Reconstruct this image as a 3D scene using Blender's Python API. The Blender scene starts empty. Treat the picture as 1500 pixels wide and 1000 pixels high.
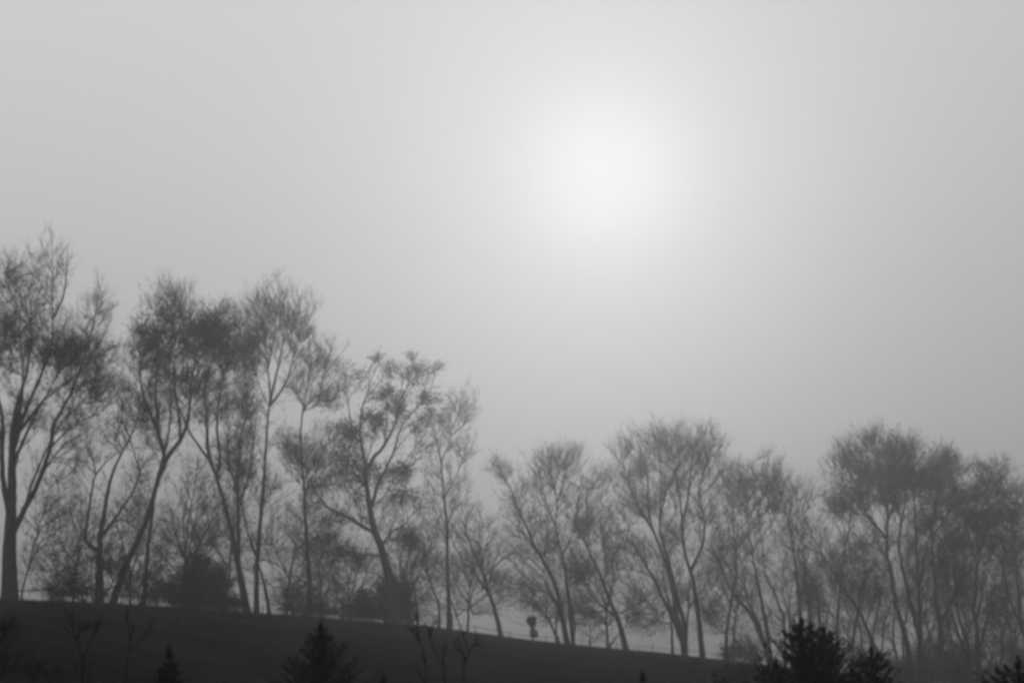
import bpy, math, zlib
import numpy as np

# ------------------------------------------------------------------ camera
scene = bpy.context.scene
COL = scene.collection
F_PX = 750 / math.tan(math.radians(15.0))      # focal length in photo pixels (1500 wide, 30 deg)
PITCH = math.radians(10.0)
CAM_Z = 1.6
cam_d = bpy.data.cameras.new('camera'); cam = bpy.data.objects.new('camera', cam_d); COL.objects.link(cam)
cam_d.sensor_width = 36.0; cam_d.sensor_fit = 'HORIZONTAL'
cam_d.lens = 18.0 / math.tan(math.radians(15.0))
cam_d.clip_start = 0.1; cam_d.clip_end = 5000
cam.location = (0, 0, CAM_Z); cam.rotation_euler = (math.radians(90) + PITCH, 0, 0)
scene.camera = cam
cam_d.dof.use_dof = True; cam_d.dof.focus_distance = 98.0; cam_d.dof.aperture_fstop = 4.5      # focus on the ridge, foreground soft

SUN_AZ = math.atan2(138.0, F_PX * math.cos(PITCH) - 242 * math.sin(PITCH))
SUN_EL = math.radians(14.9)
SUN_DIR = (math.sin(SUN_AZ) * math.cos(SUN_EL), math.cos(SUN_AZ) * math.cos(SUN_EL), math.sin(SUN_EL))

# ------------------------------------------------------------------ world: a grey fog sky with the veiled sun in it
FOG_DENSITY = 0.0023
GLOW = 0.325
world = bpy.data.worlds.new('World'); scene.world = world; world.use_nodes = True
nt = world.node_tree; nt.nodes.clear()
def N(t, **kw):
    n = nt.nodes.new(t)
    for k, v in kw.items(): setattr(n, k, v)
    return n
def M(op, a, b=None, c=None):
    n = N('ShaderNodeMath', operation=op)
    for i, v in enumerate((a, b, c)):
        if v is None: continue
        if isinstance(v, (int, float)): n.inputs[i].default_value = v
        else: nt.links.new(v, n.inputs[i])
    return n.outputs[0]
tc = N('ShaderNodeTexCoord')
nrm = N('ShaderNodeVectorMath', operation='NORMALIZE'); nt.links.new(tc.outputs['Generated'], nrm.inputs[0])
dotn = N('ShaderNodeVectorMath', operation='DOT_PRODUCT'); nt.links.new(nrm.outputs[0], dotn.inputs[0]); dotn.inputs[1].default_value = SUN_DIR
theta = M('ARCCOSINE', M('MINIMUM', dotn.outputs['Value'], 0.9999999))
sep = N('ShaderNodeSeparateXYZ'); nt.links.new(nrm.outputs[0], sep.inputs[0])
# overcast sky, dim at the horizon where the fog bank is thickest
zf = M('ADD', M('MULTIPLY', sep.outputs['Z'], 0.5), 0.5)
cr = N('ShaderNodeValToRGB'); nt.links.new(zf, cr.inputs[0]); cr.color_ramp.interpolation = 'EASE'
SKY = [(-0.3, 0.10), (0.0, 0.115), (0.03, 0.145), (0.10, 0.34), (0.14, 0.385), (0.20, 0.445), (0.26, 0.50), (0.34, 0.56), (0.6, 0.60), (1.0, 0.62)]
el = cr.color_ramp.elements
cr.color_ramp.interpolation = 'B_SPLINE'
while len(el) < len(SKY): el.new(0.5)
for e, (z_, v_) in zip(el, SKY): e.position = z_ * 0.5 + 0.5
for e, (z_, v_) in zip(sorted(el, key=lambda q: q.position), SKY): e.color = (v_, v_, v_, 1)
# the sun's aureole in the fog
soft = M('SQRT', M('ADD', M('MULTIPLY', theta, theta), math.radians(1.7) ** 2))
core = M('MULTIPLY', M('EXPONENT', M('MULTIPLY', M('POWER', M('DIVIDE', theta, math.radians(2.5)), 2.6), -1.0)), 0.10)
glow = M('MULTIPLY', M('EXPONENT', M('MULTIPLY', soft, -1.0 / math.radians(4.6))), GLOW)
# the fog sheet thins slowly towards the left and is faintly uneven
nz = N('ShaderNodeTexNoise'); nz.inputs['Scale'].default_value = 2.2; nz.inputs['Detail'].default_value = 1.5
nt.links.new(nrm.outputs[0], nz.inputs['Vector'])
nzv = M('ADD', M('ADD', M('MULTIPLY', nz.outputs[0], 0.06), 0.995), M('MULTIPLY', sep.outputs['X'], -0.28))
sky = N('ShaderNodeTexSky', sky_type='NISHITA'); sky.sun_disc = False
sky.sun_elevation = SUN_EL; sky.sun_rotation = SUN_AZ
bw = N('ShaderNodeRGBToBW'); nt.links.new(sky.outputs[0], bw.inputs[0])
total = M('ADD', M('MULTIPLY', M('ADD', M('ADD', cr.outputs[0], core), glow), nzv), M('MULTIPLY', bw.outputs[0], 0.001))
bg = N('ShaderNodeBackground'); nt.links.new(total, bg.inputs['Color']); bg.inputs['Strength'].default_value = 1.0
wo = N('ShaderNodeOutputWorld'); nt.links.new(bg.outputs[0], wo.inputs['Surface'])

sun_d = bpy.data.lights.new('sun', 'SUN'); sun_o = bpy.data.objects.new('sun', sun_d); COL.objects.link(sun_o)
sun_d.energy = 0.08; sun_d.angle = math.radians(10.0); sun_d.color = (1, 1, 1)
sun_o.rotation_euler = (math.radians(90) - SUN_EL, 0, math.pi - SUN_AZ)
sun_o.location = (20, 60, 60)

vs = scene.view_settings
vs.view_transform = 'Standard'; vs.look = 'None'; vs.exposure = 0.0; vs.gamma = 1.0; vs.use_curve_mapping = False
scene.render.engine = 'CYCLES'
cy = scene.cycles
cy.max_bounces = 6; cy.diffuse_bounces = 2; cy.glossy_bounces = 1; cy.volume_bounces = 2
cy.filter_width = 3.4
cy.use_denoising = True

# ------------------------------------------------------------------ geometry of the place
def ray(px, py):
    """horizontal unit direction and slope of the view line through a photo pixel"""
    a = px - 750.0; b = 500.0 - py
    x = a; y = F_PX * math.cos(PITCH) - b * math.sin(PITCH); z = F_PX * math.sin(PITCH) + b * math.cos(PITCH)
    h = math.hypot(x, y)
    return x / h, y / h, z / h
def P(px, py, d):
    x, y, z = ray(px, py)
    return np.array((x * d, y * d, CAM_Z + z * d))

RIDGE = [(0, 878), (110, 881), (200, 888), (300, 892), (400, 901), (500, 906), (560, 912), (640, 918), (700, 927), (784, 939),
         (880, 948), (1000, 959), (1114, 973), (1300, 992), (1500, 1014)]
DIST = [(0, 64), (220, 82), (450, 108), (750, 120), (1000, 122), (1500, 140)]
def ridge_d(px): return float(np.interp(px, [p[0] for p in DIST], [p[1] for p in DIST]))
_ph, _te, _rd = [], [], []
for _px in range(0, 1501, 20):
    _py = float(np.interp(_px, [p[0] for p in RIDGE], [p[1] for p in RIDGE]))
    _x, _y, _z = ray(_px, _py)
    _ph.append(math.atan2(_x, _y)); _te.append(_z); _rd.append(ridge_d(_px))
_ph = np.array(_ph); _te = np.array(_te); _rd = np.array(_rd)
_te = np.convolve(np.pad(_te, 2, mode='reflect', reflect_type='odd'), np.ones(5) / 5, 'valid')
def ground(x, y):
    """height of the hillside: a convex slope whose brow lies along the ridge"""
    x = np.asarray(x, float); y = np.asarray(y, float)
    d = np.hypot(x, y); ph = np.arctan2(x, np.maximum(y, 1e-3))
    te = np.interp(ph, _ph, _te); D = np.interp(ph, _ph, _rd)
    z = CAM_Z + te * d - 3.2 * ((d - D) / D) ** 2
    z = np.where(z > -5, z, -5 - (1 - np.exp((z + 5) / 3)) * 3)
    return z + 0.02 * np.sin(x * 1.7 + y * 0.6) * np.sin(y * 1.1 - x * 0.4) + 0.035 * np.sin(x * 0.43 + 1.3) * np.sin(x * 0.17 + y * 0.21)
def gz(x, y): return float(ground(x, y))

# ------------------------------------------------------------------ materials
def material(name, base, var=0.4, scale=8.0, rough=0.95, bump=0.0):
    m = bpy.data.materials.new(name); m.use_nodes = True
    t = m.node_tree; b = t.nodes['Principled BSDF']
    b.inputs['Roughness'].default_value = rough
    b.inputs['Specular IOR Level'].default_value = 0.0
    c = t.nodes.new('ShaderNodeTexCoord'); n = t.nodes.new('ShaderNodeTexNoise'); r = t.nodes.new('ShaderNodeMapRange')
    n.inputs['Scale'].default_value = scale; n.inputs['Detail'].default_value = 5
    t.links.new(c.outputs['Object'], n.inputs['Vector']); t.links.new(n.outputs[0], r.inputs['Value'])
    r.inputs['From Min'].default_value = 0.3; r.inputs['From Max'].default_value = 0.7
    r.inputs['To Min'].default_value = base * (1 - var); r.inputs['To Max'].default_value = base * (1 + var)
    t.links.new(r.outputs[0], b.inputs['Base Color'])
    if bump:
        bn = t.nodes.new('ShaderNodeBump'); bn.inputs['Strength'].default_value = bump; bn.inputs['Distance'].default_value = 0.02
        t.links.new(n.outputs[0], bn.inputs['Height']); t.links.new(bn.outputs[0], b.inputs['Normal'])
    return m
MAT = {
    'bark': material('grey_bark', 0.045, 0.4, 9, bump=0.6),
    'twig': material('dark_twig', 0.04, 0.2, 3),
    'leaf': material('dry_leaf', 0.04, 0.35, 2.5),
    'needle': material('evergreen_needle', 0.015, 0.35, 4),
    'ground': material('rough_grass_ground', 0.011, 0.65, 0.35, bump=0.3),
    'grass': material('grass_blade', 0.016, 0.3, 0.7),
    'wood': material('weathered_wood', 0.10, 0.3, 14, bump=0.4),
}

# ------------------------------------------------------------------ mesh helpers
def mesh_obj(name, verts, faces, mat, parent=None, smooth=False):
    """faces: int array (n, 3) or (n, 4), or a list of such arrays"""
    if not isinstance(faces, list): faces = [faces]
    faces = [np.asarray(f, np.int32) for f in faces if len(f)]
    me = bpy.data.meshes.new(name)
    verts = np.asarray(verts, np.float32)
    me.vertices.add(len(verts)); me.vertices.foreach_set('co', verts.ravel())
    loops = np.concatenate([f.ravel() for f in faces]); sizes = np.concatenate([np.full(len(f), f.shape[1], np.int32) for f in faces])
    starts = np.concatenate(([0], np.cumsum(sizes)[:-1])).astype(np.int32)
    me.loops.add(len(loops)); me.loops.foreach_set('vertex_index', loops)
    me.polygons.add(len(sizes)); me.polygons.foreach_set('loop_start', starts); me.polygons.foreach_set('loop_total', sizes)
    if smooth: me.polygons.foreach_set('use_smooth', np.ones(len(sizes), bool))
    me.materials.append(mat); me.update(calc_edges=True)
    o = bpy.data.objects.new(name, me); COL.objects.link(o)
    if parent is not None: o.parent = parent
    return o
def tag(o, label=None, cat=None, group=None, kind=None):
    if label: o['label'] = label
    if cat: o['category'] = cat
    if group: o['group'] = group
    if kind: o['kind'] = kind
    return o
def empty(name, loc):
    o = bpy.data.objects.new(name, None); COL.objects.link(o); o.location = loc; o.empty_display_size = 0.3
    return o
def unit(v): return v / (np.linalg.norm(v, axis=-1, keepdims=True) + 1e-9)
def tubes(paths, radii, sides):
    """batch of tubes with equal point counts. paths (n,k,3), radii (n,k)"""
    n, k, _ = paths.shape
    t = np.empty_like(paths); t[:, 1:-1] = paths[:, 2:] - paths[:, :-2]; t[:, 0] = paths[:, 1] - paths[:, 0]; t[:, -1] = paths[:, -1] - paths[:, -2]
    t = unit(t)
    ref = np.zeros((n, 1, 3)); ax = np.argmin(np.abs(t).mean(1), axis=1); ref[np.arange(n), 0, ax] = 1
    u = unit(np.cross(t, np.broadcast_to(ref, t.shape))); v = np.cross(t, u)
    a = np.arange(sides) * (2 * math.pi / sides)
    ring = (u[:, :, None, :] * np.cos(a)[None, None, :, None] + v[:, :, None, :] * np.sin(a)[None, None, :, None]) * radii[:, :, None, None]
    verts = (paths[:, :, None, :] + ring).reshape(-1, 3)
    i = np.arange(n)[:, None, None] * (k * sides); j = np.arange(k - 1)[None, :, None] * sides; s = np.arange(sides)[None, None, :]; s2 = (s + 1) % sides
    q = np.stack(np.broadcast_arrays(i + j + s, i + j + s2, i + j + sides + s2, i + j + sides + s), -1).reshape(-1, 4)
    return verts, q
class Buf:
    def __init__(self): self.v = []; self.f = []; self.n = 0
    def add(self, v, q): self.v.append(v); self.f.append(q + self.n); self.n += len(v)
    def box(self, c, s, rz=0.0):
        c = np.array(c, float); hx, hy, hz = np.array(s, float) / 2
        v = np.array([(x, y, z) for z in (-hz, hz) for x, y in ((-hx, -hy), (hx, -hy), (hx, hy), (-hx, hy))])
        ca, sa = math.cos(rz), math.sin(rz); v = np.stack((v[:, 0] * ca - v[:, 1] * sa, v[:, 0] * sa + v[:, 1] * ca, v[:, 2]), 1) + c
        self.add(v, np.array([(3, 2, 1, 0), (4, 5, 6, 7), (0, 1, 5, 4), (1, 2, 6, 5), (2, 3, 7, 6), (3, 0, 4, 7)]))
    def obj(self, name, mat, parent=None, smooth=False, origin=None):
        v = np.concatenate(self.v)
        if origin is not None: v = v - np.asarray(origin)
        return mesh_obj(name, v, np.concatenate(self.f), mat, parent, smooth)
def catmull(pts, step):
    pts = np.asarray(pts, float); p = np.vstack((2 * pts[0] - pts[1], pts, 2 * pts[-1] - pts[-2])); out = []
    for i in range(1, len(p) - 2):
        n = max(1, int(round(np.linalg.norm(p[i + 1] - p[i]) / step)))
        t = np.linspace(0, 1, n, endpoint=False)[:, None]
        a, b, c, d = p[i - 1], p[i], p[i + 1], p[i + 2]
        out.append(0.5 * (2 * b + (c - a) * t + (2 * a - 5 * b + 4 * c - d) * t ** 2 + (3 * b - a - 3 * c + d) * t ** 3))
    out.append(pts[-1:]); return np.vstack(out)
def leaf_quads(rng, pos, size, droop=0.0):
    n = len(pos); a = unit(rng.normal(size=(n, 3)) + np.array((0, 0, -droop))); b = unit(np.cross(a, rng.normal(size=(n, 3))))
    L = size * rng.uniform(0.6, 1.3, (n, 1)); W = L * rng.uniform(0.35, 0.6, (n, 1)); nn = np.cross(a, b)
    v = np.stack((pos, pos + a * L * 0.5 + b * W * 0.5 + nn * L * 0.12, pos + a * L, pos + a * L * 0.5 - b * W * 0.5 + nn * L * 0.12), 1).reshape(-1, 3)
    q = np.arange(n)[:, None] * 4 + np.array((0, 1, 2, 3))
    return v, np.vstack((q[:, [0, 1, 2]], q[:, [0, 2, 3]]))

# ------------------------------------------------------------------ trees
def tree(name, label, cat, depth, stems, lobes, group=None, twig=(0.75, 6), leaf=0.085, tip_r=0.008, up=0.45, spread=1.0, depth_is_abs=False, seed=0, side=70, side_leaf=9, leafy=0.7, dark=False, lobe_scale=1.0):
    """stems: (points in photo pixels, width at foot, width at tip); lobes: (cx, cy, rx, ry, branch tips, leaves).
    depth: metres behind (+) or before (-) the brow of the hill. The traced outline gives the height and lean of each
    stem at the tree's own distance; the crown spreads round it in depth as far as it does sideways."""
    rng = np.random.default_rng(zlib.crc32((label + str(seed)).encode()))
    x0 = stems[0][0][0][0]
    D = depth if depth_is_abs else ridge_d(x0) + depth
    mpp = D / F_PX
    if not depth_is_abs:
        k = mpp / 0.0325; leaf *= k; tip_r *= k * 0.7; twig = (twig[0] * k * 0.85, twig[1] * 0.9)
        lobes = [(a, b_ + 5, c_ * 0.97 * lobe_scale, d_ * 0.92 * lobe_scale, int(e_ * 1.9), int(f_ * leafy)) for a, b_, c_, d_, e_, f_ in lobes]
    b = P(*stems[0][0][0], D); base = np.array((b[0], b[1], gz(b[0], b[1])))
    root = empty(name, base); tag(root, label, cat, group)
    if depth_is_abs: stems = wide(stems)
    pos = []; dirs = []; parent = []; rad = []; traced = []; px_nodes = []
    nodes_by_stem = []
    trunk_parts = []
    for si, (pts, w0, w1) in enumerate(stems):
        link = -1; d0 = D + (0 if si == 0 else rng.uniform(-0.5, 0.5))
        if px_nodes:
            a = np.array(px_nodes); dd = np.hypot(a[:, 0] - pts[0][0], a[:, 1] - pts[0][1]); k = int(np.argmin(dd))
            if dd[k] < 15: link = k; d0 = a[k, 2]
        span = sum(math.hypot(pts[i + 1][0] - pts[i][0], pts[i + 1][1] - pts[i][1]) for i in range(len(pts) - 1))
        d1 = d0 + rng.uniform(-0.28, 0.28) * span * mpp
        acc = 0; p3 = []
        for i, p in enumerate(pts):
            if i: acc += math.hypot(p[0] - pts[i - 1][0], p[1] - pts[i - 1][1])
            p3.append(P(p[0], p[1], d0 + (d1 - d0) * acc / span))
        if link >= 0: p3[0] = pos[link].copy()
        else:
            g = p3[0].copy(); g[2] = min(gz(g[0], g[1]), g[2]) - 0.25
            if g[2] < p3[0][2] - 0.1: p3.insert(0, g)
        step = 9 * mpp
        c = catmull(p3, step)
        c[1:-1] += rng.normal(size=(len(c) - 2, 3)) * 0.35 * mpp
        t = np.linspace(0, 1, len(c)); r = (w1 * 0.5 + (w0 - w1 * 0.5) * (1 - t) ** 1.25) * mpp * 0.51
        if link < 0: r = r * (1 + 0.3 * np.exp(-t * len(c) / 2.2))      # root flare
        buf = Buf(); v, q = tubes(c[None], r[None], 9 if w0 > 5 else 6); buf.add(v, q)
        trunk_parts.append(('trunk' if link < 0 else 'limb', buf))
        tg = np.gradient(c, axis=0); tg = unit(tg)
        first = len(pos)
        for i in range(len(c)):
            pos.append(c[i]); dirs.append(tg[i]); parent.append(link if i == 0 else len(pos) - 2); rad.append(r[i]); traced.append(True)
            dd = math.hypot(c[i][0], c[i][1]); f = np.array((0, math.cos(PITCH), math.sin(PITCH))); upv = np.array((0, -math.sin(PITCH), math.cos(PITCH)))
            w = c[i] - np.array((0, 0, CAM_Z)); zf = w @ f
            px_nodes.append((750 + F_PX * w[0] / zf, 500 - F_PX * (w @ upv) / zf, dd))
    for nm, buf in trunk_parts: buf.obj(nm, MAT['needle' if dark else 'bark'], root, True, base)
    # targets
    T = []; Li = []
    for li, (cx, cy, rx, ry, nt_, nl) in enumerate(lobes):
        a = np.array(px_nodes); k = int(np.argmin(np.hypot(a[:, 0] - cx, a[:, 1] - cy))); dl = a[k, 2] + rng.uniform(-0.2, 0.2) * rx * mpp
        c = P(cx, cy, dl)
        K_ = max(4, nt_ // 7); cc = unit(rng.normal(size=(K_, 3))) * rng.uniform(0, 1, (K_, 1)) ** (1 / 2.6)
        u = cc[rng.integers(0, K_, nt_)] * 0.88 + rng.normal(size=(nt_, 3)) * 0.32
        T.append(c + u * np.array((rx, max(rx, ry) * 0.75 * spread, ry)) * mpp); Li += [li] * nt_
    S = np.array(pos)
    if side:          # side shoots all along the upper stems
        hf = (S[:, 2] - base[2]) / (S[:, 2].max() - base[2]); pk = rng.choice(np.nonzero((hf > 0.22) & (hf < 0.9))[0], side)
        dv = unit(0.7 * np.array(dirs)[pk] + 0.75 * unit(rng.normal(size=(side, 3)) * np.array((1, 1, 0.3))) + np.array((0, 0, 0.25)))
        T.append(S[pk] + dv * rng.uniform(14, 75, (side, 1)) * (1.15 - 0.85 * hf[pk])[:, None] * mpp); Li += [len(lobes)] * side
        lobes = lobes + [(0, 0, 0, 0, side, side * side_leaf)]
    T = np.vstack(T); Li = np.array(Li)
    dmin = np.array([np.min(np.linalg.norm(S - t, axis=1)) for t in T])
    order = np.argsort(dmin + rng.uniform(0, 0.6, len(T)))
    cap = len(pos) + len(T) * 8; PA = np.zeros((cap, 3)); DA = np.zeros((cap, 3)); n = len(pos)
    PA[:n] = S; DA[:n] = np.array(dirs)
    paths = []
    lowz = base[2] + 0.18 * (max(T[:, 2].max(), S[:, 2].max()) - base[2])
    for ti in order:
        t = T[ti]
        if t[2] < gz(t[0], t[1]) + 0.15: t[2] = gz(t[0], t[1]) + rng.uniform(0.15, 0.6)
        v = t - PA[:n]; L = np.linalg.norm(v, axis=1) + 1e-6
        cs = (v * DA[:n]).sum(1) / L
        hz_ = np.hypot(v[:, 0], v[:, 1])
        cost = np.sqrt(L / mpp / 20) * (2.3 - 1.3 * cs) + (0.9 * up + 0.5) * np.maximum(0, 0.75 * hz_ - v[:, 2]) / mpp / 30 + 3.0 * (PA[:n, 2] < lowz)
        k = int(np.argmin(cost)); l = L[k]; vd = v[k] / l
        m0 = unit(0.55 * DA[k] + 0.6 * vd) * l; m1 = unit(vd + np.array((0, 0, up))) * l
        ns = int(min(7, max(2, round(l / (16 * mpp)))))
        s = np.linspace(0, 1, ns + 1)[1:, None]
        c = (2 * s ** 3 - 3 * s ** 2 + 1) * PA[k] + (s ** 3 - 2 * s ** 2 + s) * m0 + (-2 * s ** 3 + 3 * s ** 2) * t + (s ** 3 - s ** 2) * m1
        c[:-1] += rng.normal(size=(ns - 1, 3)) * 0.022 * l
        ids = list(range(n, n + ns)); PA[n:n + ns] = c
        full = np.vstack((PA[k], c)); DA[n:n + ns] = unit(np.diff(full, axis=0)); n += ns
        paths.append((k, ids, Li[ti])); 
        parent.append(k); parent += ids[:-1]
    cnt = np.zeros(n)
    for k, ids, _ in paths: cnt[ids[-1]] += 1
    for i in range(n - 1, len(pos) - 1, -1):
        cnt[parent[i]] += cnt[i]
    R = tip_r * np.maximum(cnt, 1) ** 0.42
    R[:len(pos)] = np.array(rad)
    bb = Buf(); by = {}
    for k, ids, _ in paths:
        pts = np.vstack((PA[k], PA[ids])); r = np.concatenate(([min(R[k], R[ids[0]] * 1.15)], R[ids])); r[-1] *= 0.5
        by.setdefault(len(pts), []).append((pts, r))
    for kk, lst in by.items():
        v, q = tubes(np.array([a for a, _ in lst]), np.array([b_ for _, b_ in lst]), 4); bb.add(v, q)
    tag(bb.obj('branches', MAT['needle' if dark else 'bark'], root, True, base), kind='stuff')
    # twigs
    tl, tn = twig; p0 = []; d0 = []; tli = []
    for k, ids, li in paths:
        c = max(1, int(tn * (0.6 + 0.8 * rng.random()))); pick = rng.choice(ids[len(ids) // 3:], c)
        p0.append(PA[pick]); d0.append(DA[pick]); tli += [li] * c
    p0 = np.vstack(p0); d0 = np.vstack(d0); tli = np.array(tli); m = len(p0)
    d = unit(1.0 * d0 + 0.7 * unit(rng.normal(size=(m, 3))) + np.array((0, 0, up * 0.8)))
    L = tl * rng.uniform(0.35, 1.25, (m, 1)); d2 = unit(d + 0.2 * rng.normal(size=(m, 3)) + np.array((0, 0, up * 0.3)))
    mid = p0 + d * L * 0.5; tip = mid + d2 * L * 0.5
    v, q = tubes(np.stack((p0, tip), 1), np.broadcast_to(np.array((0.8, 0.35)) * tip_r, (m, 2)), 3)
    tag(mesh_obj('twigs', v - base, q, MAT['needle' if dark else 'twig'], root), kind='stuff')
    # leaves still hanging on
    lp = []
    for li, lb in enumerate(lobes):
        if lb[5] <= 0: continue
        idx = np.nonzero(tli == li)[0]
        w = rng.random(len(idx)) ** 1.5 + 0.05; w /= w.sum()
        pk = rng.choice(idx, lb[5], p=w); s = rng.uniform(0.2, 1.05, (lb[5], 1))
        lp.append(p0[pk] + (tip[pk] - p0[pk]) * s + rng.normal(size=(lb[5], 3)) * leaf * 1.1)
    if lp:
        lp = np.vstack(lp); lp = lp[lp[:, 2] > ground(lp[:, 0], lp[:, 1]) + 0.05]
        v, f = leaf_quads(rng, lp, leaf, 0.5)
        tag(mesh_obj('crown', v - base, f, MAT['leaf'], root), kind='stuff')
    return root

# ------------------------------------------------------------------ the hillside
xs = np.concatenate((np.arange(-190, -60, 5), np.arange(-60, 60, 0.75), np.arange(60, 191, 5)))
ys = np.concatenate((np.arange(-30, 60, 2.0), np.arange(60, 130, 0.75), np.arange(130, 311, 6)))
X, Y = np.meshgrid(xs, ys); Z = ground(X, Y)
nx, ny = len(xs), len(ys)
ii = (np.arange(ny - 1)[:, None] * nx + np.arange(nx - 1)[None, :]).ravel()
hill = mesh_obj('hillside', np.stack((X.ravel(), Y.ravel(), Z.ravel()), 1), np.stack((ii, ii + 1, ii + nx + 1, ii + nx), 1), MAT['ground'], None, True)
tag(hill, 'dark grassy hillside sloping down to the right', kind='structure')
rng = np.random.default_rng(5)
n = 60000
gd = np.concatenate((rng.uniform(22, 112, n // 2), rng.uniform(70, 112, n // 2))); gph = rng.uniform(-0.30, 0.30, n)
gx, gy = gd * np.sin(gph), gd * np.cos(gph); g0 = np.stack((gx, gy, ground(gx, gy) - 0.01), 1)
gh = rng.uniform(0.03, 0.13, (n, 1)) * (0.6 + 0.8 * (np.sin(gx * 0.5 + 1) * np.sin(gy * 0.37) > 0.2))[:, None]
gh = gh * np.where(rng.random((n, 1)) < 0.07, 2.6, 1.0)
lean = np.concatenate((rng.normal(size=(n, 2)) * 0.35, np.ones((n, 1))), 1) * gh
sd = unit(np.concatenate((rng.normal(size=(n, 2)), np.zeros((n, 1))), 1)) * 0.012
gv = np.stack((g0 - sd, g0 + sd, g0 + lean), 1).reshape(-1, 3)
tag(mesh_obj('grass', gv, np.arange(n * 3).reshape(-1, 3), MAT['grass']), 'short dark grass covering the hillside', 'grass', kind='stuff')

# ------------------------------------------------------------------ fence beyond the brow
froot = None; fpos = []
for px in np.arange(20, 1180, 52.0):
    d = ridge_d(px) * 1.40; x, y, _ = ray(px, 930); fpos.append((x * d, y * d, gz(x * d, y * d)))
froot = empty('rail_fence', fpos[0])
tag(froot, 'long low post and rail fence running just beyond the brow of the hill', 'fence')
rng = np.random.default_rng(11)
for i, (x, y, z) in enumerate(fpos):
    h = 1.15 + rng.uniform(-0.08, 0.16); b = Buf(); b.box((x, y, z + h / 2 - 0.1), (0.065, 0.065, h + 0.2), rng.uniform(-0.2, 0.2))
    b.obj('post', MAT['wood'], froot, False, fpos[0])
    if i:
        p, q = np.array(fpos[i - 1]), np.array((x, y, z)); off = np.array((0, -0.09, 0))
        for hh in (0.98, 0.55):
            b = Buf(); a0 = p + off + (0, 0, hh + rng.uniform(-0.07, 0.07)); a1 = q + off + (0, 0, hh + rng.uniform(-0.07, 0.07))
            v, f = tubes(np.stack((a0, a1))[None], np.array([[0.027, 0.027]]), 4); b.add(v, f)
            b.obj('rail', MAT['wood'], froot, False, fpos[0])

# ------------------------------------------------------------------ trees along the ridge
RG = 'bare trees along the ridge'
tree('tree', 'tallest tree at the left edge with a thick trunk and wide fanning crown', 'tree', 0, [
    ([(14, 876), (14, 800), (17, 720), (18, 640), (24, 600)], 25, 15),
    ([(18, 645), (26, 590), (40, 540), (46, 470), (38, 400)], 7, 1.2),
    ([(20, 790), (36, 745), (52, 716), (66, 680), (74, 655), (80, 620), (104, 575), (124, 520), (138, 470), (144, 428)], 9, 2),
    ([(18, 670), (30, 625), (50, 570), (72, 520), (77, 492), (76, 430), (77, 385), (74, 335)], 6, 1.2),
    ([(6, 760), (3, 690), (4, 620), (-8, 540), (0, 450), (12, 390)], 9, 1.5),
    ([(18, 650), (44, 610), (66, 585), (100, 560), (122, 540)], 6, 2),
    ([(78, 470), (94, 430), (98, 395), (99, 364)], 4, 1.5),
    ([(52, 712), (70, 680), (96, 650), (130, 628)], 4, 1.5),
    ([(18, 690), (34, 645), (56, 600), (78, 560), (96, 520)], 6, 1.2), ([(18, 660), (28, 610), (34, 560), (30, 500), (26, 440)], 6, 1.2), ([(20, 640), (42, 590), (62, 545), (64, 500), (58, 450)], 5, 1.2),
    ([(36, 745), (54, 690), (84, 630), (118, 590), (146, 560)], 4.5, 1.2), ([(10, 700), (0, 640), (-12, 590), (-20, 520)], 6, 1.5), ([(74, 655), (100, 630), (132, 610), (158, 600)], 3, 1),
], [(30, 440, 55, 60, 120, 1400), (76, 380, 26, 46, 45, 0), (100, 515, 60, 33, 170, 4200), (25, 495, 60, 62, 170, 4600), (144, 455, 18, 40, 40, 60),
    (110, 560, 50, 34, 70, 1100), (98, 620, 56, 38, 80, 700), (138, 565, 36, 42, 70, 900), (140, 520, 34, 40, 50, 500), (-40, 560, 50, 90, 70, 1200), (40, 600, 40, 40, 50, 700), (14, 395, 26, 40, 45, 60), (92, 660, 46, 30, 30, 150), (120, 480, 40, 50, 50, 120)], RG, twig=(0.8, 8), leafy=1.5, side=110)
tree('tree', 'slim twisted tree with three snaking stems and low forks beside the thick edge tree', 'tree', 0.5, [
    ([(146, 880), (146, 830), (146, 790), (148, 776), (158, 720), (166, 690), (176, 668), (196, 628), (208, 590)], 11, 2.5),
    ([(146, 812), (126, 792), (128, 760), (136, 712), (140, 696), (156, 676), (176, 660)], 6, 3),
    ([(150, 790), (162, 768), (184, 736), (196, 718), (208, 684), (218, 670), (232, 662)], 5.5, 2),
    ([(140, 696), (138, 678), (132, 664)], 2.5, 1.5),
], [(196, 600, 32, 45, 60, 700), (160, 640, 40, 26, 34, 200), (130, 660, 26, 30, 22, 60), (215, 690, 26, 26, 22, 120), (176, 560, 20, 50, 30, 120), (190, 750, 30, 34, 24, 160)], RG)
tree('tree', 'leaning tree with a bold fork carrying the dense rounded crown left of centre', 'tree', -0.5, [
    ([(166, 880), (176, 850), (184, 828), (200, 795), (212, 768), (222, 735), (232, 700), (242, 676), (234, 640), (230, 605), (228, 560), (240, 500), (244, 450)], 11, 2),
    ([(242, 678), (252, 660), (264, 644), (276, 610), (280, 560), (292, 500), (296, 460)], 6.5, 2),
    ([(234, 640), (222, 610), (208, 570), (204, 520), (206, 480)], 5, 1.5),
    ([(264, 644), (262, 610), (256, 560), (256, 490), (252, 440)], 4.5, 1.5),
], [(252, 500, 62, 56, 150, 5200), (296, 490, 44, 50, 110, 4200), (215, 500, 34, 50, 80, 1700), (250, 436, 36, 30, 70, 60), (220, 590, 40, 36, 60, 1300), (285, 560, 42, 34, 70, 1700), (216, 610, 30, 26, 24, 400)], RG, twig=(0.7, 8), leafy=1.9)
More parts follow.
